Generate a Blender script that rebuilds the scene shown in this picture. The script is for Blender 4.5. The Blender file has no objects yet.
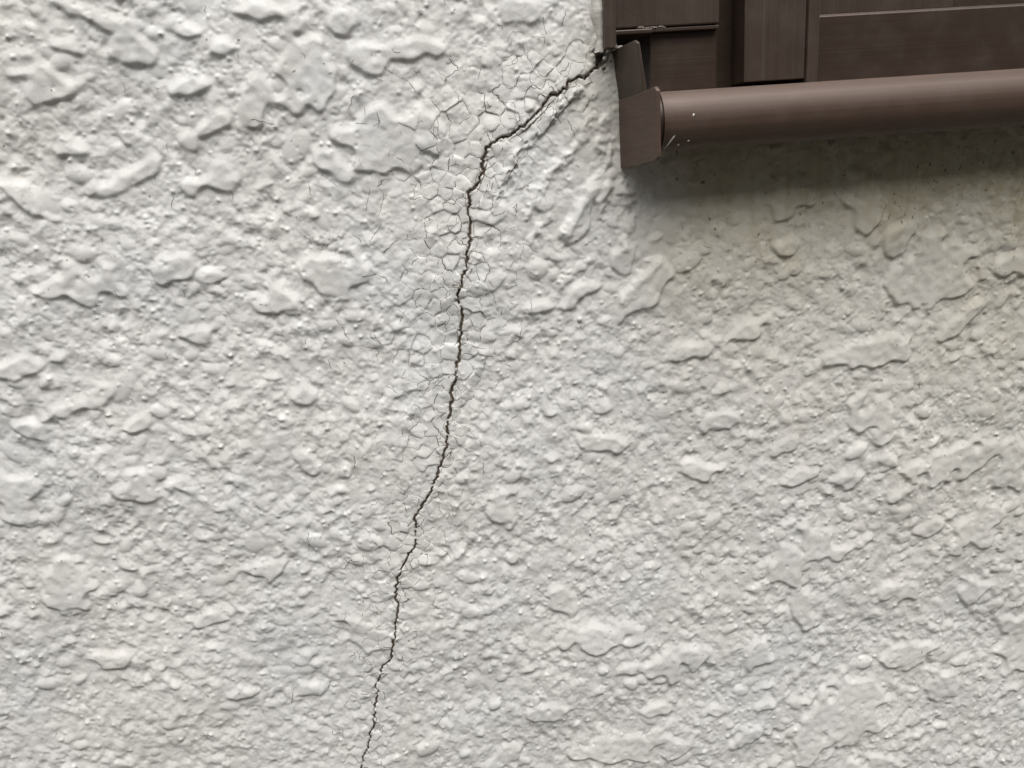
import bpy, math, random
import numpy as np
from mathutils import Vector, Matrix
from mathutils.geometry import delaunay_2d_cdt

# ------------------------------------------------------------------ camera
sc = bpy.context.scene
col = sc.collection
PITCH, YAW, ROLL, FPX, DIST = 16.0, 6.0, 4.25, 740.0, 0.5
_p, _y, _r = map(math.radians, (PITCH, YAW, ROLL))
fwd = np.array([math.sin(_y)*math.cos(_p), math.cos(_y)*math.cos(_p), -math.sin(_p)])
_r0 = np.cross(fwd, [0, 0, 1]); _r0 /= np.linalg.norm(_r0); _u0 = np.cross(_r0, fwd)
rgt = math.cos(_r)*_r0 - math.sin(_r)*_u0
upv = math.sin(_r)*_r0 + math.cos(_r)*_u0
cpos = np.array([0, 0, 1.3]) - DIST*fwd
cam_d = bpy.data.cameras.new("camera")
cam = bpy.data.objects.new("camera", cam_d); col.objects.link(cam)
cam_d.sensor_width = 36.0
cam_d.lens = 36.0*FPX/1024.0
cam_d.clip_start = 0.01
cam_d.clip_end = 2000.0
M = Matrix.Identity(4)
for i in range(3):
    M[i][0], M[i][1], M[i][2], M[i][3] = rgt[i], upv[i], -fwd[i], cpos[i]
cam.matrix_world = M
sc.camera = cam

# ------------------------------------------------------------------ sky, sun, exposure
SUN_EL, SUN_AZ = 61.0, -18.0          # azimuth from straight out of the wall; minus = from the left
w = bpy.data.worlds.new("World"); sc.world = w; w.use_nodes = True
nt = w.node_tree; nt.nodes.clear()
sky = nt.nodes.new('ShaderNodeTexSky'); sky.sky_type = 'NISHITA'; sky.sun_disc = False
sky.sun_elevation = math.radians(SUN_EL)
sky.sun_rotation = math.radians(180.0 + SUN_AZ)
sky.air_density = 1.0; sky.dust_density = 5.0; sky.ozone_density = 1.0
hsv = nt.nodes.new('ShaderNodeHueSaturation'); hsv.inputs['Saturation'].default_value = 0.18
bg = nt.nodes.new('ShaderNodeBackground'); bg.inputs['Strength'].default_value = 0.115
wo = nt.nodes.new('ShaderNodeOutputWorld')
nt.links.new(sky.outputs[0], hsv.inputs['Color']); nt.links.new(hsv.outputs[0], bg.inputs[0]); nt.links.new(bg.outputs[0], wo.inputs[0])
sun_d = bpy.data.lights.new("sun", 'SUN'); sun_d.energy = 1.0; sun_d.angle = math.radians(68); sun_d.color = (1.0, 0.975, 0.94)
sun = bpy.data.objects.new("sun", sun_d); col.objects.link(sun)
_e, _a = math.radians(SUN_EL), math.radians(SUN_AZ)
to_sun = Vector((math.sin(_a)*math.cos(_e), -math.cos(_a)*math.cos(_e), math.sin(_e)))
sun.rotation_euler = to_sun.to_track_quat('Z', 'Y').to_euler()
sc.view_settings.view_transform = 'Standard'; sc.view_settings.look = 'None'
sc.view_settings.exposure = 1.18; sc.view_settings.gamma = 1.0
sc.view_settings.use_curve_mapping = False

rng = np.random.default_rng(7)
random.seed(7)

# ------------------------------------------------------------------ helpers
def tag(o, label=None, cat=None, group=None, kind=None):
    if label: o['label'] = label
    if cat: o['category'] = cat
    if group: o['group'] = group
    if kind: o['kind'] = kind
    return o

def mesh_obj(name, verts, faces, mat, parent=None, smooth=False):
    me = bpy.data.meshes.new(name)
    me.from_pydata([tuple(v) for v in verts], [], faces)
    me.update()
    if smooth: me.shade_smooth()
    me.materials.append(mat)
    o = bpy.data.objects.new(name, me); col.objects.link(o)
    if parent is not None:
        o.parent = parent
        o.matrix_parent_inverse = parent.matrix_world.inverted()
    return o

def bevel(o, width, seg=2, angle=35):
    m = o.modifiers.new('edge', 'BEVEL'); m.width = width; m.segments = seg
    m.limit_method = 'ANGLE'; m.angle_limit = math.radians(angle); m.harden_normals = False
    return o

MM = 0.001
def box(name, x0, x1, y0, y1, z0, z1, mat, parent, bev=0.0008):
    """corners in millimetres"""
    v = [(x*MM, y*MM, z*MM) for x in (x0, x1) for y in (y0, y1) for z in (z0, z1)]
    f = [(0,1,3,2), (4,6,7,5), (0,4,5,1), (2,3,7,6), (0,2,6,4), (1,5,7,3)]
    o = mesh_obj(name, v, f, mat, parent)
    if bev: bevel(o, bev)
    return o

def extrude_x(name, prof, x0, x1, mat, parent, smooth=True, bev=0.0):
    """closed profile of (y, z) in mm swept along x"""
    n = len(prof)
    v = [(x0*MM, y*MM, z*MM) for y, z in prof] + [(x1*MM, y*MM, z*MM) for y, z in prof]
    f = [(i, (i+1) % n, n+(i+1) % n, n+i) for i in range(n)]
    f += [tuple(range(n))[::-1], tuple(range(n, 2*n))]
    o = mesh_obj(name, v, f, mat, parent)
    if smooth:
        me = o.data
        me.polygons.foreach_set('use_smooth', [True]*n + [False, False])
        try: me.set_sharp_from_angle(angle=math.radians(32))
        except Exception: pass
    if bev: bevel(o, bev)
    return o

def extrude_z(name, prof, z0, z1, mat, parent, bev=0.0005):
    n = len(prof)
    v = [(x*MM, y*MM, z0*MM) for x, y in prof] + [(x*MM, y*MM, z1*MM) for x, y in prof]
    f = [(i, (i+1) % n, n+(i+1) % n, n+i) for i in range(n)]
    f += [tuple(range(n))[::-1], tuple(range(n, 2*n))]
    o = mesh_obj(name, v, f, mat, parent)
    if bev: bevel(o, bev)
    return o

def wall_pt(px, py):
    """a place measured on the photograph -> metres on the wall plane (x, z)"""
    px = np.asarray(px, float); py = np.asarray(py, float)
    d = fwd[None, :]*FPX + rgt[None, :]*(px.ravel()-512)[:, None] + upv[None, :]*(384-py.ravel())[:, None]
    t = -cpos[1]/d[:, 1]
    return cpos[0] + d[:, 0]*t, cpos[2] + d[:, 2]*t

# ------------------------------------------------------------------ materials
def new_mat(name):
    m = bpy.data.materials.new(name); m.use_nodes = True
    t = m.node_tree; b = t.nodes['Principled BSDF']
    return m, t, b
def N(t, kind, **kw):
    n = t.nodes.new(kind)
    for k, v in kw.items(): setattr(n, k, v)
    return n
def noise(t, vec, scale, detail=3, rough=0.5, dist=0.0):
    n = N(t, 'ShaderNodeTexNoise'); n.inputs['Scale'].default_value = scale
    n.inputs['Detail'].default_value = detail; n.inputs['Roughness'].default_value = rough
    n.inputs['Distortion'].default_value = dist
    if vec is not None: t.links.new(vec, n.inputs['Vector'])
    return n.outputs['Fac']
def maprange(t, sock, a, b, c, d):
    n = N(t, 'ShaderNodeMapRange'); n.clamp = True
    for i, v in enumerate((a, b, c, d)): n.inputs[1+i].default_value = v
    t.links.new(sock, n.inputs[0]); return n.outputs[0]
def math_n(t, op, a, b=None):
    n = N(t, 'ShaderNodeMath', operation=op)
    for i, s in enumerate((a, b)):
        if s is None: continue
        if isinstance(s, (int, float)): n.inputs[i].default_value = s
        else: t.links.new(s, n.inputs[i])
    return n.outputs[0]
def mix(t, fac, a, b, mode='MIX'):
    n = N(t, 'ShaderNodeMix', data_type='RGBA', blend_type=mode)
    for idx, s in ((0, fac), (6, a), (7, b)):
        if isinstance(s, (int, float)): n.inputs[idx].default_value = s
        elif isinstance(s, tuple): n.inputs[idx].default_value = (*s, 1) if len(s) == 3 else s
        else: t.links.new(s, n.inputs[idx])
    return n.outputs[2]
def obj_coord(t, scale=(1, 1, 1)):
    tc = N(t, 'ShaderNodeTexCoord'); mp = N(t, 'ShaderNodeMapping')
    mp.inputs['Scale'].default_value = scale
    t.links.new(tc.outputs['Object'], mp.inputs['Vector'])
    return mp.outputs['Vector']

def stucco_material():
    m, t, b = new_mat('white_stucco_paint')
    v = obj_coord(t)
    at = N(t, 'ShaderNodeAttribute', attribute_name='stain_shade')
    gr = N(t, 'ShaderNodeAttribute', attribute_name='grime')
    big = noise(t, v, 9.0, 4, 0.55)
    mid = noise(t, v, 60.0, 3, 0.6)
    fine = noise(t, v, 520.0, 3, 0.6)
    c = mix(t, maprange(t, big, 0.35, 0.65, 0, 1), (0.592, 0.592, 0.580), (0.618, 0.608, 0.578))
    c = mix(t, maprange(t, mid, 0.40, 0.72, 0, 0.30), c, (0.560, 0.550, 0.515))
    c = mix(t, maprange(t, fine, 0.56, 0.75, 0, 0.35), c, (0.47, 0.455, 0.41))
    # faint rain streaks in the old paint
    rain = noise(t, obj_coord(t, (38, 38, 3.2)), 1.0, 4, 0.6, 0.3)
    c = mix(t, maprange(t, rain, 0.45, 0.75, 0, 0.22), c, (0.50, 0.485, 0.43))
    # algae film, with shade under the sill and at the corner painted in
    streak = noise(t, obj_coord(t, (110, 110, 8)), 1.0, 4, 0.6, 0.4)
    st = math_n(t, 'MULTIPLY', at.outputs['Fac'], maprange(t, streak, 0.30, 0.70, 0.78, 1.08))
    c = mix(t, st, c, (0.335, 0.302, 0.205))
    # mould freckles, only where the wall stays damp
    sp = noise(t, obj_coord(t, (330, 330, 250)), 1.0, 2, 0.5)
    spm = math_n(t, 'MULTIPLY', maprange(t, sp, 0.66, 0.74, 0, 0.8), maprange(t, at.outputs['Fac'], 0.25, 0.75, 0.0, 1.0))
    c = mix(t, spm, c, (0.07, 0.06, 0.035))
    # rare small specks everywhere
    sp2 = noise(t, obj_coord(t, (260, 260, 260)), 1.0, 1, 0.5)
    c = mix(t, maprange(t, sp2, 0.775, 0.80, 0, 0.75), c, (0.16, 0.145, 0.11))
    # brown dirt washed along the crack and round the frame corner
    gm = math_n(t, 'MULTIPLY', gr.outputs['Fac'], maprange(t, noise(t, v, 260.0, 4, 0.65), 0.36, 0.62, 0.15, 1.0))
    c = mix(t, gm, c, (0.17, 0.135, 0.085))
    t.links.new(c, b.inputs['Base Color'])
    rr = maprange(t, mid, 0.3, 0.7, 0.50, 0.70)
    t.links.new(rr, b.inputs['Roughness'])
    b.inputs['Specular IOR Level'].default_value = 0.26
    bm = N(t, 'ShaderNodeBump'); bm.inputs['Strength'].default_value = 0.35; bm.inputs['Distance'].default_value = 0.0006
    h = math_n(t, 'ADD', noise(t, v, 420.0, 3, 0.6), math_n(t, 'MULTIPLY', noise(t, v, 1500.0, 2, 0.5), 0.35))
    t.links.new(h, bm.inputs['Height']); t.links.new(bm.outputs[0], b.inputs['Normal'])
    return m

def bronze_material(name, base, rough=0.42, metal=0.35, grain=(3, 60, 900), dust=0.10):
    m, t, b = new_mat(name)
    v = obj_coord(t)
    g = noise(t, obj_coord(t, grain), 1.0, 3, 0.6)
    c = mix(t, maprange(t, g, 0.3, 0.7, 0, 1), tuple(x*0.82 for x in base), tuple(x*1.18 for x in base))
    bl = noise(t, v, 55.0, 4, 0.6)
    c = mix(t, maprange(t, bl, 0.48, 0.75, 0, dust), c, (0.16, 0.135, 0.115))
    fl = noise(t, v, 900.0, 2, 0.5)
    c = mix(t, maprange(t, fl, 0.70, 0.78, 0, 0.3), c, (0.25, 0.22, 0.19))
    t.links.new(c, b.inputs['Base Color'])
    b.inputs['Metallic'].default_value = metal
    t.links.new(maprange(t, bl, 0.3, 0.7, rough-0.02, rough+0.07), b.inputs['Roughness'])
    bm = N(t, 'ShaderNodeBump'); bm.inputs['Strength'].default_value = 0.12; bm.inputs['Distance'].default_value = 0.0003
    t.links.new(g, bm.inputs['Height']); t.links.new(bm.outputs[0], b.inputs['Normal'])
    return m

def plain(name, c1, c2, scale, rough=0.8, bump=0.3, dist=0.0005):
    m, t, b = new_mat(name)
    v = obj_coord(t)
    n = noise(t, v, scale, 4, 0.6)
    t.links.new(mix(t, maprange(t, n, 0.32, 0.68, 0, 1), c1, c2), b.inputs['Base Color'])
    b.inputs['Roughness'].default_value = rough
    bm = N(t, 'ShaderNodeBump'); bm.inputs['Strength'].default_value = bump; bm.inputs['Distance'].default_value = dist
    t.links.new(n, bm.inputs['Height']); t.links.new(bm.outputs[0], b.inputs['Normal'])
    return m

M_wall = stucco_material()
M_crack = plain('crack_dirt', (0.028, 0.019, 0.012), (0.13, 0.098, 0.066), 420, 0.95)
M_hair = plain('hairline_dirt', (0.05, 0.041, 0.032), (0.18, 0.155, 0.125), 130, 0.95)
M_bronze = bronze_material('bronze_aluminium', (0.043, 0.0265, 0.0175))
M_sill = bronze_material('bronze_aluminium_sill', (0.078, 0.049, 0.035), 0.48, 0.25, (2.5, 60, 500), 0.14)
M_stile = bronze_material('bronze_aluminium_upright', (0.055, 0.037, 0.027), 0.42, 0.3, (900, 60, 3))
M_light_stop = plain('light_stop_black', (0.008, 0.008, 0.008), (0.02, 0.019, 0.018), 300, 0.7)  # black for the added sheet behind the frame
M_sealant = plain('aged_sealant', (0.42, 0.40, 0.35), (0.60, 0.58, 0.53), 220, 0.7, 0.6, 0.001)
M_speck = plain('white_paint_speck', (0.50, 0.48, 0.45), (0.70, 0.68, 0.64), 400, 0.7)
M_dust = plain('grey_dust', (0.09, 0.075, 0.065), (0.19, 0.165, 0.145), 500, 0.95, 0.8, 0.001)
M_ground = plain('dark_gravel_path', (0.06, 0.055, 0.048), (0.11, 0.10, 0.088), 6, 0.9)
mg, tg, bgs = new_mat('window_glass')
bgs.inputs['Base Color'].default_value = (0.012, 0.013, 0.013, 1); bgs.inputs['Roughness'].default_value = 0.06
tg.links.new(maprange(tg, noise(tg, obj_coord(tg), 30, 3), 0.3, 0.7, 0.05, 0.12), bgs.inputs['Roughness'])
M_glass = mg

# ------------------------------------------------------------------ ground
gs = 600.0
ground = mesh_obj('ground', [(-gs, -gs, 0), (gs, -gs, 0), (gs, gs, 0), (-gs, gs, 0)], [(0, 1, 2, 3)], M_ground)
tag(ground, kind='structure')
# added unseen slab: blocks the low frontal sky so light comes from above
M_sky_blocker = plain('sky_blocker_grey', (0.20, 0.195, 0.185), (0.27, 0.262, 0.25), 14, 0.9)
blocker = mesh_obj('sky_blocker', [(x, y, z) for x in (-9.0, 9.0) for y in (-4.6, -4.0) for z in (0.0, 4.8)],
              [(0,1,3,2), (4,6,7,5), (0,4,5,1), (2,3,7,6), (0,2,6,4), (1,5,7,3)], M_sky_blocker)
tag(blocker, kind='structure')

# ================================================================== the stucco wall
# relief worked out on an even grid (G mm), all heights in millimetres, out of the wall positive
G = 0.6
GX0, GZ0 = -520.0, 800.0
NXG, NZG = 1800, 1440          # 1080 x 864 mm
kx = np.fft.rfftfreq(NXG, G)[None, :]; kz = np.fft.fftfreq(NZG, G)[:, None]
K = np.sqrt(kx*kx + kz*kz)
def band(lam, width=0.55, sx=1.0, sz=1.0, seed=0):
    """noise with a typical wavelength lam (mm), unit deviation"""
    r = np.random.default_rng(1000+seed)
    k = np.sqrt((kx*sx)**2 + (kz*sz)**2)
    with np.errstate(divide='ignore'):
        f = np.exp(-0.5*(np.log(np.maximum(k, 1e-9)*lam)/width)**2)
    n = np.fft.irfft2(np.fft.rfft2(r.standard_normal((NZG, NXG)))*f, s=(NZG, NXG))
    return (n/n.std()).astype(np.float32)
def low(lam, seed):
    r = np.random.default_rng(2000+seed)
    n = np.fft.irfft2(np.fft.rfft2(r.standard_normal((NZG, NXG)))*np.exp(-0.5*(K*lam)**2), s=(NZG, NXG))
    return (n/n.std()).astype(np.float32)
def blur(a, s):
    return np.fft.irfft2(np.fft.rfft2(a)*np.exp(-2*(math.pi*K*s)**2), s=a.shape).astype(np.float32)
def sstep(a, b, x):
    t = np.clip((x-a)/(b-a), 0, 1); return t*t*(3-2*t)
XG = (GX0 + G*np.arange(NXG, dtype=np.float32))[None, :]
ZG = (GZ0 + G*np.arange(NZG, dtype=np.float32))[:, None]

def window_of(cx, cz, r):
    i0 = max(0, int((cx-r-GX0)/G)); i1 = min(NXG, int((cx+r-GX0)/G)+2)
    j0 = max(0, int((cz-r-GZ0)/G)); j1 = min(NZG, int((cz+r-GZ0)/G)+2)
    return i0, i1, j0, j1

A1 = band(10.5, 0.45, 0.9, 1.1, 1)
A2 = band(4.2, 0.40, 1, 1, 2)
B1 = band(34.0, 0.45, 0.9, 1.1, 3)
W1 = band(14.0, 0.5, 1, 1, 4); W2 = band(6.0, 0.5, 1, 1, 5)
L1 = low(120.0, 6); L2 = low(60.0, 8)

# --- where the coat is smoother (brushed round the window) or rougher
wx = XG; wz = ZG
calm = np.exp(-(((wx-190)/190)**2 + ((wz-1425)/55)**2))
calm = np.maximum(calm, 0.55*np.exp(-(((wx-60)/45)**2 + ((wz-1440)/60)**2)))
calm = np.maximum(calm, 0.45*np.exp(-(((wx+60)/60)**2 + ((wz-1500)/70)**2)))
rough_amt = 1.0 - 0.5*calm

# --- rough ground coat
gn = 0.85*band(18.0, 0.5, 0.9, 1.15, 9) + 0.42*A1 + 0.13*A2
def terrace(g, step, a, b):
    t = g/step; f = np.floor(t); return (f+sstep(a, b, t-f))*step
ter = terrace(gn, 0.85, 0.36, 0.60)
patch = 0.55+0.6*sstep(-1.2, 1.2, band(48.0, 0.5, 1, 1, 10))
h = (0.30*(0.7*ter + 0.3*gn) + 0.06*A2 + 0.035*band(2.4, 0.35, 1, 1, 16))*patch
# --- spattered drops, joined like wet mortar
drop = np.full((NZG, NXG), -2.0, np.float32)
nd = 5200
dx = rng.uniform(GX0, GX0+G*NXG, nd); dz = rng.uniform(GZ0, GZ0+G*NZG, nd)
dr = np.exp(rng.normal(math.log(2.1), 0.42, nd)).clip(0.8, 6.5)
da = rng.uniform(-0.9, 0.9, nd); das = rng.uniform(1.0, 2.1, nd)
dh = rng.uniform(0.15, 0.40, nd)*dr**0.7
base_lvl = h.copy()
for k in range(nd):
    r = dr[k]*das[k]
    i0, i1, j0, j1 = window_of(dx[k], dz[k], r*1.05)
    if i1-i0 < 2 or j1-j0 < 2: continue
    X = XG[:, i0:i1]-dx[k]; Z = ZG[j0:j1]-dz[k]
    c, s = math.cos(da[k]), math.sin(da[k])
    u = (X*c+Z*s)/(dr[k]*das[k]); v = (-X*s+Z*c)/dr[k]
    v = np.where(v < 0, v*1.0, v*0.78)+0.08          # sags: steeper towards the bottom
    q = 1-(u*u+v*v)
    prof = np.where(q > 0, dh[k]*np.sqrt(np.maximum(q, 0)), -2.0)
    mid = base_lvl[min(NZG-1, max(0, int((dz[k]-GZ0)/G))), min(NXG-1, max(0, int((dx[k]-GX0)/G)))]
    sub = drop[j0:j1, i0:i1]
    np.maximum(sub, np.where(q > 0, prof+0.75*mid-0.10, -2.0), out=sub)
hr = np.maximum(h, drop)
hr = 0.8*hr + 0.2*blur(hr, 1.0)

# --- flattened plateaus: measured ones, then more at random in between
PL = [(130,50,22,13,20),(50,83,26,15,0),(133,175,38,10,-27),(215,120,18,12,-35),(222,47,14,9,0),(190,85,15,10,0),(190,32,13,7,0),
 (125,133,14,8,0),(75,150,14,7,0),(215,178,24,14,-20),(20,195,24,11,30),(100,18,32,10,25),(60,44,20,7,20),(188,140,9,9,0),
 (305,72,24,38,0),(370,57,18,17,0),(256,100,17,22,10),(333,163,11,24,-35),(410,48,26,12,0),(392,140,42,28,0),(262,8,30,10,0),
 (345,20,16,14,0),(80,283,33,17,3),(175,268,20,14,-10),(140,486,21,13,0),(12,492,20,26,0),(75,405,18,9,-20),(136,422,13,9,-45),
 (105,392,13,9,0),(20,365,30,10,-10),(200,335,13,10,0),(335,272,28,21,10),(280,300,17,13,10),(65,585,21,20,0),(265,567,22,9,-10),
 (500,505,12,17,0),(240,695,14,6,0),(30,430,14,9,20),(300,395,14,9,0),(210,620,16,8,0),(110,660,20,10,-10),(310,690,14,8,0),
 (645,287,34,13,-38),(580,290,20,8,-35),(545,305,13,8,0),(583,215,9,28,32),(600,195,7,18,30),(625,255,10,16,20),(600,440,20,10,15),
 (792,195,17,23,0),(787,247,13,10,0),(865,203,15,21,0),(858,172,9,8,0),(935,268,26,32,-20),(895,240,15,20,10),(903,280,11,24,0),
 (1015,265,16,11,0),(870,352,42,12,0),(960,320,22,9,-40),(873,415,22,17,40),(955,460,40,14,-8),(980,525,27,14,-45),(818,543,22,14,20),
 (788,565,16,20,10),(1012,462,15,26,0),(888,455,10,9,0),(800,475,14,9,0),(845,478,15,8,0),(804,608,9,20,-10),(970,590,12,12,0),
 (905,655,25,12,-18),(942,683,15,13,0),(1020,640,15,30,0),(845,712,30,26,20),(808,735,14,22,10),(600,637,34,12,8),(675,662,28,12,-12),
 (655,708,13,8,0),(620,748,44,12,0),(677,747,14,9,0),(545,712,24,8,0),(630,668,16,6,-10),(757,655,12,12,0),(750,735,11,9,0),
 (700,470,18,9,10),(720,420,16,8,0),(745,330,22,10,-15),(690,350,26,9,-10),(560,600,10,18,-35),(900,590,18,9,0),(870,770,25,14,0)]
E = np.full((NZG, NXG), -1.0, np.float32)
warp = 0.20*band(26.0, 0.4, 1, 1, 14) + 0.03*W1
ppos = []
def plateau(cx, cz, rx, rz, ang):
    R = max(rx, rz)*1.6
    i0, i1, j0, j1 = window_of(cx, cz, R)
    if i1-i0 < 2 or j1-j0 < 2: return
    X = XG[:, i0:i1]-cx; Z = ZG[j0:j1]-cz
    c, s = math.cos(ang), math.sin(ang)
    u = (X*c+Z*s)/rx; v = (-X*s+Z*c)/rz
    e = 1-np.sqrt(u*u+v*v) + warp[j0:j1, i0:i1]
    e *= min(rx, rz)/8.0                                # keep the edge slope alike for large and small
    np.maximum(E[j0:j1, i0:i1], e, out=E[j0:j1, i0:i1])
    ppos.append((cx, cz, max(rx, rz)))
for (px, py, rx, ry, a) in PL:
    X, Z = wall_pt([px, px+rx, px], [py, py, py+ry])
    X = X*1000; Z = Z*1000
    plateau(X[0], Z[0], math.hypot(X[1]-X[0], Z[1]-Z[0])*1.2, math.hypot(X[2]-X[0], Z[2]-Z[0])*1.2, -math.radians(a))
E_meas = E.copy()
nfill = 0
for _ in range(2600):
    cx = rng.uniform(GX0, GX0+G*NXG); cz = rng.uniform(GZ0, GZ0+G*NZG)
    rx = math.exp(rng.normal(math.log(6.0), 0.42)); rz = rx*rng.uniform(0.45, 0.9)
    if any((cx-p[0])**2+(cz-p[1])**2 < (p[2]+rx)**2*0.9 for p in ppos): continue
    plateau(cx, cz, rx, rz, rng.uniform(-0.8, 0.8)); nfill += 1
    if nfill > 260: break
cap = 0.95 + 0.16*W1*0.6 + 0.10*L2
Msk = sstep(-0.03, 0.12, E)
Mflat = sstep(0.0, 0.17, E); Mflat = blur(Mflat, 0.5); Msk = blur(Msk, 0.5)
# blobs run down while wet: the upper edge thins out, the lower edge stays sharp
def sag(a, s_, shift, slack):
    return np.minimum(a, np.roll(blur(a, s_), -int(round(shift/G)), axis=0)+slack)
Mflat = np.minimum(Mflat, sstep(0.0, 0.85, np.roll(blur(Mflat, 2.2), -int(round(2.4/G)), axis=0)))
Msk = np.minimum(Msk, sstep(0.0, 0.85, np.roll(blur(Msk, 2.2), -int(round(2.4/G)), axis=0)))
ground_h = hr*rough_amt
big_m = sstep(-0.25, 0.30, blur(E_meas, 1.0))
top = cap + 0.03*A1*rough_amt + 0.22*big_m
ground_h = ground_h*(1-0.2*big_m)
hh = ground_h*(1-Mflat) + np.maximum(top, 0.25*ground_h+0.75*top)*Mflat
hh = np.maximum(hh, (ground_h*0.35 + 0.6*top)*Msk*1.0 + ground_h*(1-Msk))
h = sag(hh.astype(np.float32), 1.2, 1.3, 0.16).astype(np.float32)
# pits and pinholes
for k in range(5200):
    cx = rng.uniform(GX0, GX0+G*NXG); cz = rng.uniform(GZ0, GZ0+G*NZG); r = rng.uniform(0.5, 1.1)
    i0, i1, j0, j1 = window_of(cx, cz, r*2.2)
    if i1-i0 < 2 or j1-j0 < 2: continue
    d2 = (XG[:, i0:i1]-cx)**2+(ZG[j0:j1]-cz)**2
    h[j0:j1, i0:i1] -= rng.uniform(0.2, 0.7)*np.exp(-d2/(r*r))
# tiny beads of paint
for k in range(6500):
    cx = rng.uniform(GX0, GX0+G*NXG); cz = rng.uniform(GZ0, GZ0+G*NZG); r = rng.uniform(0.6, 1.25)
    i0, i1, j0, j1 = window_of(cx, cz, r*2.2)
    if i1-i0 < 2 or j1-j0 < 2: continue
    d2 = (XG[:, i0:i1]-cx)**2+(ZG[j0:j1]-cz)**2
    jj = min(NZG-1, int((cz-GZ0)/G)); ii = min(NXG-1, int((cx-GX0)/G))
    h[j0:j1, i0:i1] += float(rough_amt[jj, ii])*(1-0.8*float(Mflat[jj, ii]))*rng.uniform(0.3, 0.9)*np.exp(-(d2/(r*r))**1.5)
h = blur(h*1.62, 0.36)

# --- the crack -----------------------------------------------------------
CRACK = [(604,56),(596,66),(585,75),(575,80),(556,94),(540,107),(532,118),(516,131),(503,139),(495,141),(485,148),(484,160),(478,180),
 (471,192),(467,203),(469,220),(470,240),(466,255),(466,272),(458,298),(461,314),(464,334),(459,361),(456,381),(448,408),(447,443),
 (438,472),(428,495),(416,517),(415,544),(407,559),(398,581),(397,604),(395,630),(390,658),(381,667),(377,697),(373,727),(367,748),
 (361,770),(352,812),(356,850),(345,900)]
RIDGE = [(590,84),(574,98),(545,130),(519,157),(507,180),(495,209),(486,220)]
def to_mm(pts):
    X, Z = wall_pt([p[0] for p in pts], [p[1] for p in pts]); return np.stack([X*1000, Z*1000], 1)
def resample(P, step):
    seg = np.linalg.norm(np.diff(P, axis=0), axis=1); s = np.concatenate([[0], np.cumsum(seg)])
    t = np.arange(0, s[-1], step); return np.stack([np.interp(t, s, P[:, 0]), np.interp(t, s, P[:, 1])], 1), t
def jag(P, step, amps, seed):
    Q, t = resample(P, step); r = np.random.default_rng(seed)
    n = len(Q); tan = np.gradient(Q, axis=0); tan /= np.linalg.norm(tan, axis=1)[:, None]+1e-9
    nor = np.stack([-tan[:, 1], tan[:, 0]], 1)
    off = np.zeros(n)
    for lam, amp in amps:
        m = max(2, int(t[-1]/lam)+2); off += np.interp(t, np.linspace(0, t[-1], m), r.normal(0, amp, m))
    return Q+nor*off[:, None], t
cr, ct = jag(to_mm(CRACK), 0.5, [(9.0, 0.75), (3.4, 0.65), (1.6, 0.42)], 11)
r_ = np.random.default_rng(12)
cw = np.interp(ct, np.linspace(0, ct[-1], 150), r_.uniform(0.04, 0.60, 150))
cw *= np.interp(ct, [0, 40, 70, 150, 300, 420, 520], [0.95, 0.85, 0.85, 1.1, 1.0, 0.78, 0.6])   # half width, mm

def dist_field(P, R, signed=False):
    D = np.full((NZG, NXG), 1e3, np.float32); I = np.zeros((NZG, NXG), np.int32)
    step = max(1, int(len(P)/900)) if R > 10 else 1
    for k in range(0, len(P), step):
        i0, i1, j0, j1 = window_of(P[k, 0], P[k, 1], R)
        if i1-i0 < 1 or j1-j0 < 1: continue
        d = np.sqrt((XG[:, i0:i1]-P[k, 0])**2+(ZG[j0:j1]-P[k, 1])**2)
        sub = D[j0:j1, i0:i1]; m = d < sub
        sub[m] = d[m]; I[j0:j1, i0:i1][m] = k
    return D, I
crs, _t = resample(to_mm(CRACK), 3.0)
Dw, Iw = dist_field(crs, 75.0)
# which side of the crack (+ = right / below)
tn = np.gradient(crs, axis=0); tn /= np.linalg.norm(tn, axis=1)[:, None]
side = np.sign((XG-crs[Iw, 0])*(-tn[Iw, 1]) + (ZG-crs[Iw, 1])*tn[Iw, 0]).astype(np.float32)
along = Iw.astype(np.float32)*3.0
upper = np.clip(1-along/230.0, 0, 1)

# crazed, lifted paint flakes round the crack
sx, sz = to_mm(CRACK)[:, 0], to_mm(CRACK)[:, 1]
seeds = []
rc = np.random.default_rng(21)
tries = 0
while len(seeds) < 2200 and tries < 60000:
    tries += 1
    k = rc.integers(0, len(crs)); off = rc.normal(0, 1)
    a = 3.0*k
    spread_l = np.interp(a, [0, 60, 120, 220, 320, 430, 600], [26, 44, 56, 42, 30, 26, 22])
    spread_r = np.interp(a, [0, 60, 120, 220, 320, 430, 600], [13, 18, 26, 28, 24, 20, 18])
    d = abs(off)*0.85*(spread_l if off < 0 else spread_r)
    nx_, nz_ = -tn[k, 1], tn[k, 0]
    q = crs[k]+np.array([nx_, nz_])*(d if off > 0 else -d)+rc.normal(0, 2, 2)
    rad = 4.6+rc.exponential(4.2)+0.05*d
    if all((q[0]-p[0])**2+(q[1]-p[1])**2 > p[2]*rad for p in seeds): seeds.append((q[0], q[1], rad))
seeds = np.array(seeds)
SD = np.full((NZG, NXG), 1e3, np.float32); S2 = SD.copy(); SI = np.full((NZG, NXG), -1, np.int32)
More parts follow.
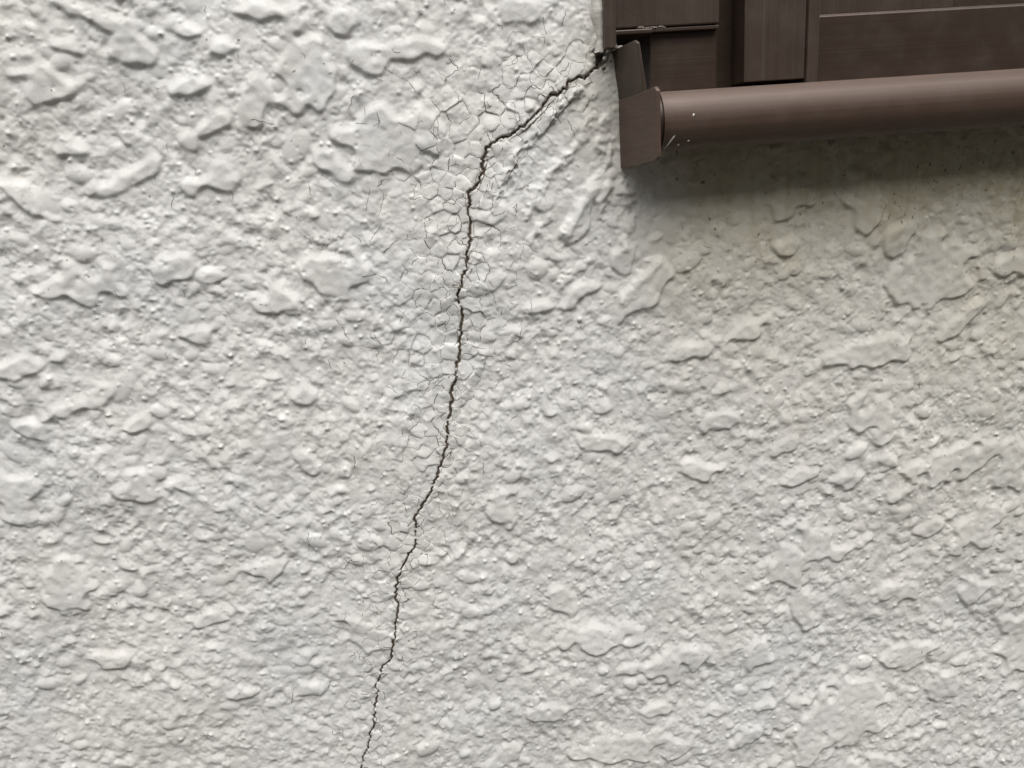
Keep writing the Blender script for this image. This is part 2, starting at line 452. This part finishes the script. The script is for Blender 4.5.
for k, (qx, qz, rad) in enumerate(seeds):
    i0, i1, j0, j1 = window_of(qx, qz, 13)
    if i1-i0 < 1 or j1-j0 < 1: continue
    d = np.sqrt((XG[:, i0:i1]-qx)**2+(ZG[j0:j1]-qz)**2) + 0.8*W2[j0:j1, i0:i1]
    s1 = SD[j0:j1, i0:i1]; s2 = S2[j0:j1, i0:i1]; si = SI[j0:j1, i0:i1]
    m = d < s1
    s2[...] = np.where(m, s1, np.minimum(s2, d)); s1[m] = d[m]; si[m] = k
edge = np.clip(S2-SD, 0, 8)
dens_l = np.interp(along, [0, 60, 120, 220, 320, 430, 600], [28, 46, 60, 46, 34, 30, 26])
dens_r = np.interp(along, [0, 60, 120, 220, 320, 430, 600], [14, 20, 28, 30, 25, 21, 19])
reach = np.where(side < 0, dens_l, dens_r)
zone = np.exp(-(Dw/(reach*0.85))**2).astype(np.float32)
tilt = rc.normal(0, 0.058, (len(seeds)+1, 2)); lift = rc.normal(0.12, 0.21, len(seeds)+1)
sid = SI.copy(); sid[sid < 0] = len(seeds)
px_ = np.concatenate([seeds[:, 0], [0]]); pz_ = np.concatenate([seeds[:, 1], [0]])
fl = lift[sid] + tilt[sid, 0]*(XG-px_[sid]) + tilt[sid, 1]*(ZG-pz_[sid])
fl = np.where(SI >= 0, fl, 0)
dome = 0.36*(1-np.exp(-edge/0.9))
flake = (fl + dome - 0.25).astype(np.float32)
calm2 = np.exp(-(Dw/(reach*0.6))**2)
h = h*(1-0.45*calm2) + zone*flake*1.0
# swelling of the plaster along the crack; one lip stands higher
lip = np.exp(-(Dw/14.0)**2)
h += 1.5*np.exp(-(Dw/26.0)**2)*(0.35+upper) + np.where(side < 0, 0.45, -0.10)*lip*(0.5+upper)
# the broad slab between the crack's upper leg and the ridge line to its right
rd, _ = jag(to_mm(RIDGE), 0.6, [(7, 0.6), (2.5, 0.25)], 31)
Dr, Ir = dist_field(rd, 45.0)
tr_ = np.gradient(rd, axis=0); tr_ /= np.linalg.norm(tr_, axis=1)[:, None]
sdr = (XG-rd[Ir, 0])*(-tr_[Ir, 1]) + (ZG-rd[Ir, 1])*tr_[Ir, 0]
endf = np.interp(Ir/len(rd), [0, 0.12, 0.85, 1.0], [0.3, 1, 1, 0.0])
endf = np.where((Ir <= 0) | (Ir >= len(rd)-1), 0.0, endf)
slab = np.where(Dr < 44, (1-sstep(-1.1, 0.8, sdr+0.9*W2+0.9*W1)) * np.exp(-(np.minimum(sdr, 0)/9.0)**2), 0)*endf*np.clip(0.75+0.35*W1, 0.1, 1.3)
inslab = (slab > 0.25) & (side > 0)
h = np.where(inslab, h*0.75+0.2*blur(h, 2.5), h)
h += (1.6*slab*(side > 0)).astype(np.float32)
h -= (0.7*np.where(Dr < 44, sstep(-0.3, 1.0, sdr)*np.exp(-(np.maximum(sdr, 0)/9.0)**2), 0)*endf).astype(np.float32)
# wrinkled folds of old paint spreading down from the corner
FOLDS = [((597,178),(566,232),5.0,1.5),((607,186),(599,217),3.2,1.1),((621,184),(629,202),4.2,1.2),((631,222),(625,246),4.0,1.1),((573,148),(565,163),4.2,1.3),
         ((590,118),(582,140),3.6,1.0),((604,120),(600,150),3.4,1.0),((556,165),(541,190),4.0,1.1),((612,150),(606,166),3.4,1.1),((533,190),(530,215),3.6,0.9),
         ((548,215),(530,240),3.4,0.9),((655,262),(622,300),5.0,1.0),((585,262),(560,285),4.0,1.0),((520,165),(512,190),3.0,0.8),((580,90),(568,104),2.6,0.8)]
for (pa, pb, wd, hg) in FOLDS:
    A = to_mm([pa, pb]); mid = A.mean(0); Lh = np.linalg.norm(A[1]-A[0])/2; dr_ = (A[1]-A[0])/(2*Lh)
    i0, i1, j0, j1 = window_of(mid[0], mid[1], Lh+3*wd)
    wd *= 1.3
    X = XG[:, i0:i1]-mid[0]+1.2*W1[j0:j1, i0:i1]; Z = ZG[j0:j1]-mid[1]+0.3*W2[j0:j1, i0:i1]
    u = X*dr_[0]+Z*dr_[1]; v = -X*dr_[1]+Z*dr_[0]
    d = np.sqrt(np.maximum(np.abs(u)-Lh, 0)**2+v*v)
    h[j0:j1, i0:i1] += (1.25*hg*(1-sstep(0.1*wd, 1.0*wd, d))).astype(np.float32)
# gentle unevenness of the wall
h += 0.8*L1 + 0.25*L2
h = blur(h, 0.26)
h_surface = h.copy()
# the groove itself
Dc, Ic = dist_field(cr, 5.0)
hw = cw[np.minimum(Ic, len(cw)-1)] + 0.16*band(2.6, 0.4, 1, 1, 15) + 0.10*W2
h = h - 3.4*(1-sstep(0.0, 0.55, Dc-hw*0.85))*(Dc < 4.9)
# broken-out pocket at the window corner
pc = to_mm([(600, 58)])[0]
dpc = np.sqrt((XG-pc[0])**2*1.4+(ZG-pc[1])**2*0.8) + 0.8*W2 + 0.5*A2
h -= (6.5*(1-sstep(2.0, 6.0, dpc))).astype(np.float32)

def sample(field, x, z):
    """bilinear, x z in mm"""
    fx = np.clip((np.asarray(x)-GX0)/G, 0, NXG-1.001); fz = np.clip((np.asarray(z)-GZ0)/G, 0, NZG-1.001)
    i = fx.astype(int); j = fz.astype(int); a = fx-i; b = fz-j
    return field[j, i]*(1-a)*(1-b)+field[j, i+1]*a*(1-b)+field[j+1, i]*(1-a)*b+field[j+1, i+1]*a*b

# --- algae, grime and painted shade fields -----------------------------------------------------------
below = np.clip(1446.0-ZG, 0, None)
st = np.exp(-below/95.0)*sstep(55, 160, XG+0.10*below)*1.0  # algae below the sill, strengthened to carry the sill's shade too
st = st + 0.24*np.exp(-((XG-430)/150.0)**2)*sstep(900, 1250, ZG)
st = st + 0.22*np.exp(-(((XG+300)/90.0)**2 + ((ZG-1545)/40.0)**2))
st = st + 0.35*np.exp(-(((XG-68)/26.0)**2 + ((ZG-1475)/45.0)**2))  # darker wall beside the window corner: shade put into the colour
st = st + 0.40*np.exp(-below/42.0)*sstep(70, 130, XG)  # tighter band, the same mix of algae and painted sill shade
st = np.clip(st*(1+0.08*L2+0.05*W1), 0, 1).astype(np.float32)
gri = np.exp(-(Dw/2.2)**2)*0.30*(0.6+0.8*upper)
gri = np.maximum(gri, 1.0*np.exp(-(dpc/8.5)**2))
gri = np.maximum(gri, 0.45*np.exp(-((XG-66.0)/4.0)**2)*sstep(1500, 1512, ZG))
gri = np.clip(gri, 0, 1).astype(np.float32)

# --- the mesh: fine where it is seen close, coarse to the far ends ---------------
def axis(pieces):
    out = [pieces[0][0]]
    for a, b, s in pieces:
        n = max(1, int(round((b-a)/s))); out += list(a+(b-a)*np.arange(1, n+1)/n)
    return np.array(out)
xs = axis([(-1800, -900, 60), (-900, -520, 20), (-520, -412, 2.0), (-412, -150, 0.66), (-150, 90, 0.52), (90, 445, 0.66), (445, 560, 2.0), (560, 900, 20), (900, 1900, 60)])
zs = axis([(0, 700, 60), (700, 800, 20), (800, 885, 2.0), (885, 1120, 0.82), (1120, 1330, 0.70), (1330, 1555, 0.58), (1555, 1660, 2.0), (1660, 1760, 20), (1760, 2600, 60)])
nx, nz = len(xs), len(zs)
XX, ZZ = np.meshgrid(xs, zs)
fade = (sstep(-520, -470, XX)*(1-sstep(500, 555, XX))*sstep(800, 840, ZZ)*(1-sstep(1610, 1655, ZZ)))
HH = sample(h, XX, ZZ)*fade
ST = sample(st, XX, ZZ); GR = sample(gri, XX, ZZ)*fade
co = np.empty((nx*nz, 3), np.float32)
co[:, 0] = XX.ravel()*MM; co[:, 1] = -HH.ravel()*MM; co[:, 2] = ZZ.ravel()*MM
jj, ii = np.meshgrid(np.arange(nz-1), np.arange(nx-1), indexing='ij')
xc = (xs[:-1]+xs[1:])/2; zc = (zs[:-1]+zs[1:])/2
OPX0, OPX1, OPZ0, OPZ1 = 82.0, 1010.0, 1462.0, 2110.0
keep = ~((xc[None, :] > OPX0) & (xc[None, :] < OPX1) & (zc[:, None] > OPZ0) & (zc[:, None] < OPZ1))
keep &= ~((xc[None, :] > 72.5) & (xc[None, :] < OPX1) & (zc[:, None] > 1506.0) & (zc[:, None] < OPZ1))
a = (jj*nx+ii)[keep]
quads = np.stack([a, a+1, a+1+nx, a+nx], 1).astype(np.int32)
# give the wall its thickness: outer edge folded back
loop_idx = np.concatenate([np.arange(nx), np.arange(1, nz)*nx+nx-1, (nz-1)*nx+np.arange(nx-2, -1, -1), np.arange(nz-2, 0, -1)*nx])
nb = len(loop_idx)
backv = co[loop_idx].copy(); backv[:, 1] = 0.16
bidx = nx*nz+np.arange(nb)
q2 = np.stack([loop_idx, bidx, np.roll(bidx, -1), np.roll(loop_idx, -1)], 1).astype(np.int32)
co = np.concatenate([co, backv]); quads = np.concatenate([quads, q2])
me = bpy.data.meshes.new('stucco_wall')
me.vertices.add(len(co)); me.vertices.foreach_set('co', co.ravel())
me.loops.add(len(quads)*4); me.loops.foreach_set('vertex_index', quads.ravel())
me.polygons.add(len(quads)); me.polygons.foreach_set('loop_start', np.arange(0, len(quads)*4, 4, dtype=np.int32))
me.polygons.foreach_set('use_smooth', np.ones(len(quads), bool))
for nm, arr in (('stain_shade', ST), ('grime', GR)):
    at_ = me.attributes.new(nm, 'FLOAT', 'POINT')
    at_.data.foreach_set('value', np.concatenate([arr.ravel(), np.zeros(nb)]).astype(np.float32))
me.update(calc_edges=True)
me.materials.append(M_wall)
wall = bpy.data.objects.new('stucco_wall', me); col.objects.link(wall)
tag(wall, 'off-white rough-sprayed stucco house wall with a long jagged crack', 'wall', kind='thing')

# --- the crack's dark floor: a strip lying down inside the groove
def ribbon(P, hwid, depth, field, tilt_n=None):
    tan = np.gradient(P, axis=0); tan /= np.linalg.norm(tan, axis=1)[:, None]+1e-9
    nor = np.stack([-tan[:, 1], tan[:, 0]], 1)
    Lp = P-nor*hwid[:, None]; Rp = P+nor*hwid[:, None]
    yl = sample(field, Lp[:, 0], Lp[:, 1])-depth; yr = sample(field, Rp[:, 0], Rp[:, 1])-depth
    ym = sample(field, P[:, 0], P[:, 1])-depth
    return Lp, Rp, yl, yr, ym
hs_smooth = blur(h_surface, 0.8)
Lp, Rp, yl, yr, ym = ribbon(cr, cw*1.15+0.45, 1.0, hs_smooth)
V = []; Fc = []
for k in range(len(cr)):
    V += [(Lp[k, 0]*MM, -yl[k]*MM, Lp[k, 1]*MM), (cr[k, 0]*MM, -(ym[k]-0.5)*MM, cr[k, 1]*MM), (Rp[k, 0]*MM, -yr[k]*MM, Rp[k, 1]*MM)]
    if k: b0 = 3*(k-1); Fc += [(b0, b0+1, b0+4, b0+3), (b0+1, b0+2, b0+5, b0+4)]
crack = mesh_obj('crack', V, Fc, M_crack, wall)
tag(crack, 'dark jagged main crack running down from the window corner')

# --- hairline crazing: edges between the flakes, thin dirt-filled lines in the dips
pts2 = [Vector((float(s[0]), float(s[1]))) for s in seeds]
vo, ed, fa, *_ = delaunay_2d_cdt(pts2, [], [], 0, 1e-6)
vo = np.array([(v.x, v.y) for v in vo])
cc = []; emap = {}
for fi, f in enumerate(fa):
    (ax, ay), (bx, by), (cx, cy) = vo[f[0]], vo[f[1]], vo[f[2]]
    d = 2*(ax*(by-cy)+bx*(cy-ay)+cx*(ay-by))
    if abs(d) < 1e-6: cc.append(None); continue
    ux = ((ax*ax+ay*ay)*(by-cy)+(bx*bx+by*by)*(cy-ay)+(cx*cx+cy*cy)*(ay-by))/d
    uy = ((ax*ax+ay*ay)*(cx-bx)+(bx*bx+by*by)*(ax-cx)+(cx*cx+cy*cy)*(bx-ax))/d
    cc.append(np.array([ux, uy]))
    for q in range(3):
        e = tuple(sorted((f[q], f[(q+1) % 3]))); emap.setdefault(e, []).append(fi)
HV = []; HF = []
rh = np.random.default_rng(44)
def add_hair(P, wid):
    n = len(P)
    if n < 3: return
    taper = np.clip(np.minimum(np.arange(n)+1, np.arange(n)[::-1]+1)/3.0, 0.35, 1)
    w_ = wid*taper*rh.uniform(0.6, 1.3, n)
    Lp, Rp, yl, yr, ym = ribbon(P, w_, -0.05, h_surface)
    b = len(HV)
    top = np.maximum(ym, np.maximum(yl, yr)-0.12)
    for k in range(n):
        HV.append((Lp[k, 0]*MM, -max(yl[k], top[k]-0.1)*MM, Lp[k, 1]*MM)); HV.append((Rp[k, 0]*MM, -max(yr[k], top[k]-0.1)*MM, Rp[k, 1]*MM))
        if k: q = b+2*(k-1); HF.append((q, q+1, q+3, q+2))
nh = 0
for e, fs in emap.items():
    if len(fs) != 2 or cc[fs[0]] is None or cc[fs[1]] is None: continue
    p, q = cc[fs[0]], cc[fs[1]]; Ln = np.linalg.norm(p-q)
    if Ln < 1.2 or Ln > 16: continue
    m = (p+q)/2
    zn = float(sample(zone, m[0], m[1])); dd = float(sample(Dw, m[0], m[1]))
    cl = float(sample(calm2.astype(np.float32), m[0], m[1]))
    if m[0] > 72 and m[1] > 1440: continue
    if rh.random() > (0.07+0.9*zn)*np.interp(1548-m[1], [0, 260, 420, 640], [1, 0.95, 0.55, 0.4]): continue
    t0, t1 = (0, 1) if rh.random() < 0.74 else ((0, rh.uniform(0.35, 0.8)) if rh.random() < 0.5 else (rh.uniform(0.2, 0.6), 1))
    P, _t = jag(np.array([p+(q-p)*t0, p+(q-p)*t1]), 0.45, [(2.6, 0.40), (1.1, 0.16)], int(rh.integers(1e9)))
    add_hair(P, rh.uniform(0.09, 0.20)*(1.4 if zn > 0.6 and rh.random() < 0.3 else 1)); nh += 1
# wandering hairs that fork, all through the crazed band
cand = [(i, j) for i, j in zip(rh.integers(0, NXG, 9000), rh.integers(0, NZG, 9000)) if rh.random() < zone[j, i]*0.8]
for (i, j) in cand[:130]:
    p = np.array([GX0+G*i, GZ0+G*j])
    if p[0] > 66 and p[1] > 1436: continue
    def walk(p, ang, L, wd, fork):
        P = [p.copy()]; d = 0.0
        while d < L:
            ang += rh.normal(0, 0.2)+(rh.choice([-1, 1])*rh.uniform(0.6, 1.2) if rh.random() < 0.25 else 0); st_ = rh.uniform(0.9, 1.9); p = p+st_*np.array([math.cos(ang), math.sin(ang)]); P.append(p.copy()); d += st_
            if fork and rh.random() < 0.16: walk(p, ang+rh.choice([-1, 1])*rh.uniform(0.7, 1.5), L*rh.uniform(0.3, 0.7), wd*0.8, False)
        Q, _t = jag(np.array(P), 0.45, [(1.1, 0.10)], int(rh.integers(1e9)))
        add_hair(Q, wd)
    walk(p, rh.uniform(0, 2*math.pi), rh.uniform(3, 12), rh.uniform(0.11, 0.22), True)
# short side cracks springing from the main one
for k in range(40, len(cr)-10, 17):
    if rh.random() < 0.55:
        sgn = rh.choice([-1, 1]); L = rh.uniform(3, 11)
        tan = cr[min(k+4, len(cr)-1)]-cr[k-4]; tan /= np.linalg.norm(tan)+1e-9
        nr = np.array([-tan[1], tan[0]])*sgn
        P, _t = jag(np.array([cr[k], cr[k]+nr*L*0.8+tan*L*rh.uniform(-0.5, 0.5)]), 0.45, [(3, 0.6), (1.0, 0.16)], int(rh.integers(1e9)))
        add_hair(P, rh.uniform(0.14, 0.30))
# stray hairs over the rest of the wall
for k in range(130):
    c0 = np.array([rh.uniform(-390, 420), rh.uniform(920, 1540)])
    if c0[0] > 60 and c0[1] > 1430: continue
    if rh.random() < 0.55: c0 = np.array([rh.uniform(-260, 20), rh.uniform(1330, 1545)])
    a_ = rh.uniform(0, math.pi); L = rh.uniform(2.0, 6.5); dv = np.array([math.cos(a_), math.sin(a_)])
    P, _t = jag(np.array([c0, c0+dv*L*0.5, c0+dv*L+rh.normal(0, 1.2, 2)]), 0.45, [(2, 0.5), (1.0, 0.12)], int(rh.integers(1e9)))
    add_hair(P, rh.uniform(0.08, 0.18))
hair = mesh_obj('hairline_cracks', HV, HF, M_hair, wall)
tag(hair, 'fine crazing of hairline cracks in the paint', kind='stuff')
# long parallel splits beside the upper leg of the crack
for k, pts in enumerate([[(562,92),(549,104),(540,116),(527,129),(515,135)], [(545,110),(531,124),(521,133),(508,141)], [(486,150),(487,163),(484,177),(476,192)], [(574,98),(560,113),(545,130)], [(519,157),(511,172),(507,182)]]):
    P, t_ = jag(to_mm(pts), 0.5, [(4, 0.35), (1.3, 0.15)], 70+k)
    w_ = 0.30*np.clip(np.sin(np.linspace(0.15, math.pi-0.15, len(P))), 0.3, 1)*rh.uniform(0.7, 1.3, len(P))
    Lp, Rp, yl, yr, ym = ribbon(P, w_, -0.06, h_surface)
    V = []; Fc = []
    for q in range(len(P)):
        V += [(Lp[q, 0]*MM, -max(yl[q], ym[q])*MM, Lp[q, 1]*MM), (Rp[q, 0]*MM, -max(yr[q], ym[q])*MM, Rp[q, 1]*MM)]
        if q: b0 = 2*(q-1); Fc.append((b0, b0+1, b0+3, b0+2))
    mesh_obj('split', V, Fc, M_crack, wall)

# ================================================================== the window
win = bpy.data.objects.new('window', None); col.objects.link(win)
win.location = (0.08, 0, 1.4427); win.empty_display_size = 0.05
bpy.context.view_layer.update()
tag(win, 'dark bronze aluminium sash window set into the stucco wall', 'window', kind='thing')

# outer frame
box('jamb_flange', 69.5, 76.5, -11, 70, 1503.5, 2120, M_stile, win, 0.0009)
box('back_light_stop', 76.7, 1012, 78, 84, 1440, 2112, M_light_stop, win, 0)  # added black sheet: stops light leaks and keeps the gaps dark
jamb = box('jamb', 80.5, 151, 16, 77, 1518.5, 2100, M_stile, win, 0.0010)
box('frame_foot', 106.5, 151.6, 21, 77.5, 1470, 1516, M_bronze, win, 0.0010)
box('foot_ledge', 80.8, 105.5, 10, 60, 1514.0, 1516.9, M_bronze, win, 0.0007)
box('foot_lip', 106.0, 151, 17, 40, 1515.6, 1517.9, M_bronze, win, 0.0005)
# meeting stile with its stepped face
stile = extrude_z('stile', [(166.5, 40), (166.5, 13.5), (177, 11), (180, 12.2), (207, 12.8), (208.4, 16), (208.4, 40)], 1482.2, 2098, M_stile, win, 0.0005)
extrude_z('stile_strip', [(208.9, 40), (208.9, 16), (210, 14.4), (217.5, 14.8), (218.8, 18), (218.8, 40)], 1479.4, 2098, M_stile, win, 0.0004)
box('slot_back', 150.5, 168.5, 34, 39, 1470, 2098, M_bronze, win, 0.0004)
# bottom rail of the sash
rail = extrude_x('bottom_rail', [(19, 1478.5), (19, 1519.5), (20.5, 1521.2), (26, 1521.6), (45, 1521.6), (45, 1478.5)], 219.3, 1000, M_bronze, win, True, 0.0003)
box('glazing_bead', 219.4, 318, 26.5, 44, 1521.9, 1536, M_stile, win, 0.0006)
box('glazing_bead', 318.6, 998, 33, 44, 1521.9, 1529, M_bronze, win, 0.0006)
box('glass', 219.2, 1000, 46, 51, 1521.9, 2090, M_glass, win, 0)
box('head', 76.7, 1012, -8, 77, 2100.4, 2121, M_bronze, win, 0.001)
box('end_jamb', 1000.6, 1012, -8, 77, 1480, 2100, M_bronze, win, 0.001)

# sill with bull-nosed front
prof = [(76, 1446), (76, 1477.2), (10, 1476.9)]
for k in range(0, 17):
    a_ = math.radians(124.4 + k*(235.6-124.4)/16.0)
    prof.append((-22+20*math.cos(a_), 1459.3+20*math.sin(a_)))
prof += [(-26, 1443.2), (-25, 1446)]
sill = extrude_x('sill', prof, 95.0, 1012, M_sill, win, True)
extrude_x('sill_groove', [(y+1.2 if y < -20 else y, 1459.5+(z-1459.5)*0.94) for y, z in prof], 88.8, 96.3, M_bronze, win, True)

# side plates closing the end of the sill: outlines in (y, z), a few mm thick, splayed a little outwards
def side_plate(name, outline, xa, xb, th, mat, lean=0.0):
    """outline (y, z) mm; x runs xa at the wall to xb at 45 mm out"""
    n = len(outline)
    def X(y): return xa+(xb-xa)*(-y)/45.0
    v = [((X(y)-lean*(z-1475))*MM, y*MM, z*MM) for y, z in outline] + [((X(y)+th-lean*(z-1475))*MM, y*MM, z*MM) for y, z in outline]
    f = [(i, (i+1) % n, n+(i+1) % n, n+i) for i in range(n)] + [tuple(range(n))[::-1], tuple(range(n, 2*n))]
    o = mesh_obj(name, v, f, mat, win); bevel(o, 0.0007); return o
side_plate('end_plate', [(8, 1466), (8, 1503.0), (-3, 1503.8), (-29, 1504.8), (-31.8, 1503.2), (-31.0, 1466)], 79.9, 89.5, 2.2, M_stile, 4.5/29)
side_plate('end_cap', [(-0.5, 1434.6), (-0.5, 1475.2), (-20, 1475.9), (-40, 1477.6), (-44, 1477.9), (-46.2, 1475.6), (-46.2, 1439.5), (-44, 1437.8), (-10, 1434.2)], 79.0, 88.6, 2.6, M_sill)

# old sealant squeezed along the frame
rs = np.random.default_rng(5)
V = []; Fc = []; nseg = 150
zz = np.linspace(1503, 1700, nseg)
for k, z in enumerate(zz):
    wv = 2.0+0.9*math.sin(z*0.31)+rs.normal(0, 0.35); hv = 3.0+0.8*math.sin(z*0.19+1)+rs.normal(0, 0.3)
    wob = 0.5*math.sin(z*0.13)
    x0 = 69.9; x1 = 66.2-wv*0.6+wob
    for (xx, yy) in ((x0, 3.0), (x0, -hv-3.2), ((x0+x1)/2-0.4, -hv-1.4), (x1, -hv*0.4), (x1-0.8, 3.0)):
        V.append((xx*MM, yy*MM, (z+rs.normal(0, 0.2))*MM))
    if k:
        b0 = 5*(k-1)
        for q in range(4): Fc.append((b0+q, b0+q+1, b0+5+q+1, b0+5+q))
Fc += [(0, 1, 2, 3, 4), tuple(range(5*nseg-1, 5*nseg-6, -1))]
seal = mesh_obj('sealant_bead', V, Fc, M_sealant, win, True)

# crumbs: a lumpy chip of old mortar or dust
def crumb(name, c, r, mat, parent, flat=1.0, seed=0):
    rr = np.random.default_rng(seed); n = 7; V = []; Fc = []
    for j, (lat, s) in enumerate(((-0.6, 0.8), (0.0, 1.0), (0.65, 0.7))):
        for k in range(n):
            a_ = 2*math.pi*(k+0.3*j)/n; q = s*rr.uniform(0.75, 1.2)
            V.append(((c[0]+r[0]*q*math.cos(a_))*MM, (c[1]+r[1]*q*math.sin(a_))*MM, (c[2]+r[2]*lat*flat*rr.uniform(0.8, 1.2))*MM))
    for j in range(2):
        for k in range(n): Fc.append((j*n+k, j*n+(k+1) % n, (j+1)*n+(k+1) % n, (j+1)*n+k))
    Fc += [tuple(range(n))[::-1], tuple(range(2*n, 3*n))]
    return mesh_obj(name, V, Fc, mat, parent, True)
for k, (x, y, z, r) in enumerate([(72.6, -6, 1504.0, 1.9), (75.6, -9.5, 1504.6, 1.7), (71.0, -2.5, 1499.5, 1.5), (74.0, -4, 1498.0, 1.2), (69.4, -4.0, 1503.5, 1.3)]):
    crumb('mortar_crumb', (x, y, z), (r, r*0.9, r*1.2), M_sealant if k % 2 == 0 else M_dust, wall, 1.0, k)
rd_ = np.random.default_rng(8)
for k in range(9):
    rr_ = rd_.uniform(0.7, 1.9)
    crumb('dust_crumb', (rd_.normal(108, 4.0), rd_.uniform(12, 14.5), 1517.0+rr_*0.5), (rr_*1.5, rr_, rr_*0.8), M_dust, win, 1.0, 30+k)

# splashes of wall paint on the sill nose
def nose_point(z):
    s_ = max(-16.5, min(16.5, z-1459.3)); return -22-math.sqrt(400-s_*s_)
def splash(x0, z0, x1, z1, r):
    V = []; Fc = []; n = 9
    cx, cz = (x0+x1)/2, (z0+z1)/2; dx_, dz_ = (x1-x0)/2, (z1-z0)/2; L = math.hypot(dx_, dz_)
    tx, tz = (dx_/L, dz_/L) if L > 0 else (1, 0)
    for lay, s in ((0.0, 1.0), (0.22, 0.7)):
        for k in range(n):
            a_ = 2*math.pi*k/n
            u = (L+r)*math.cos(a_)*s; v = r*math.sin(a_)*s*(0.6+0.4*math.cos(a_))
            x = cx+u*tx-v*tz; z = cz+u*tz+v*tx
            V.append((x*MM, (nose_point(z)-0.03-lay)*MM, z*MM))
    for k in range(n): Fc.append((k, (k+1) % n, n+(k+1) % n, n+k))
    Fc.append(tuple(range(n, 2*n)))
    return mesh_obj('paint_splash', V, Fc, M_speck, sill, True)
splash(96.8, 1444.2, 101.2, 1450.6, 0.85)
splash(112.0, 1461.2, 112.2, 1461.6, 0.75)
splash(104.4, 1445.5, 104.8, 1445.8, 0.5)
splash(110.0, 1447.4, 110.5, 1447.6, 0.5)
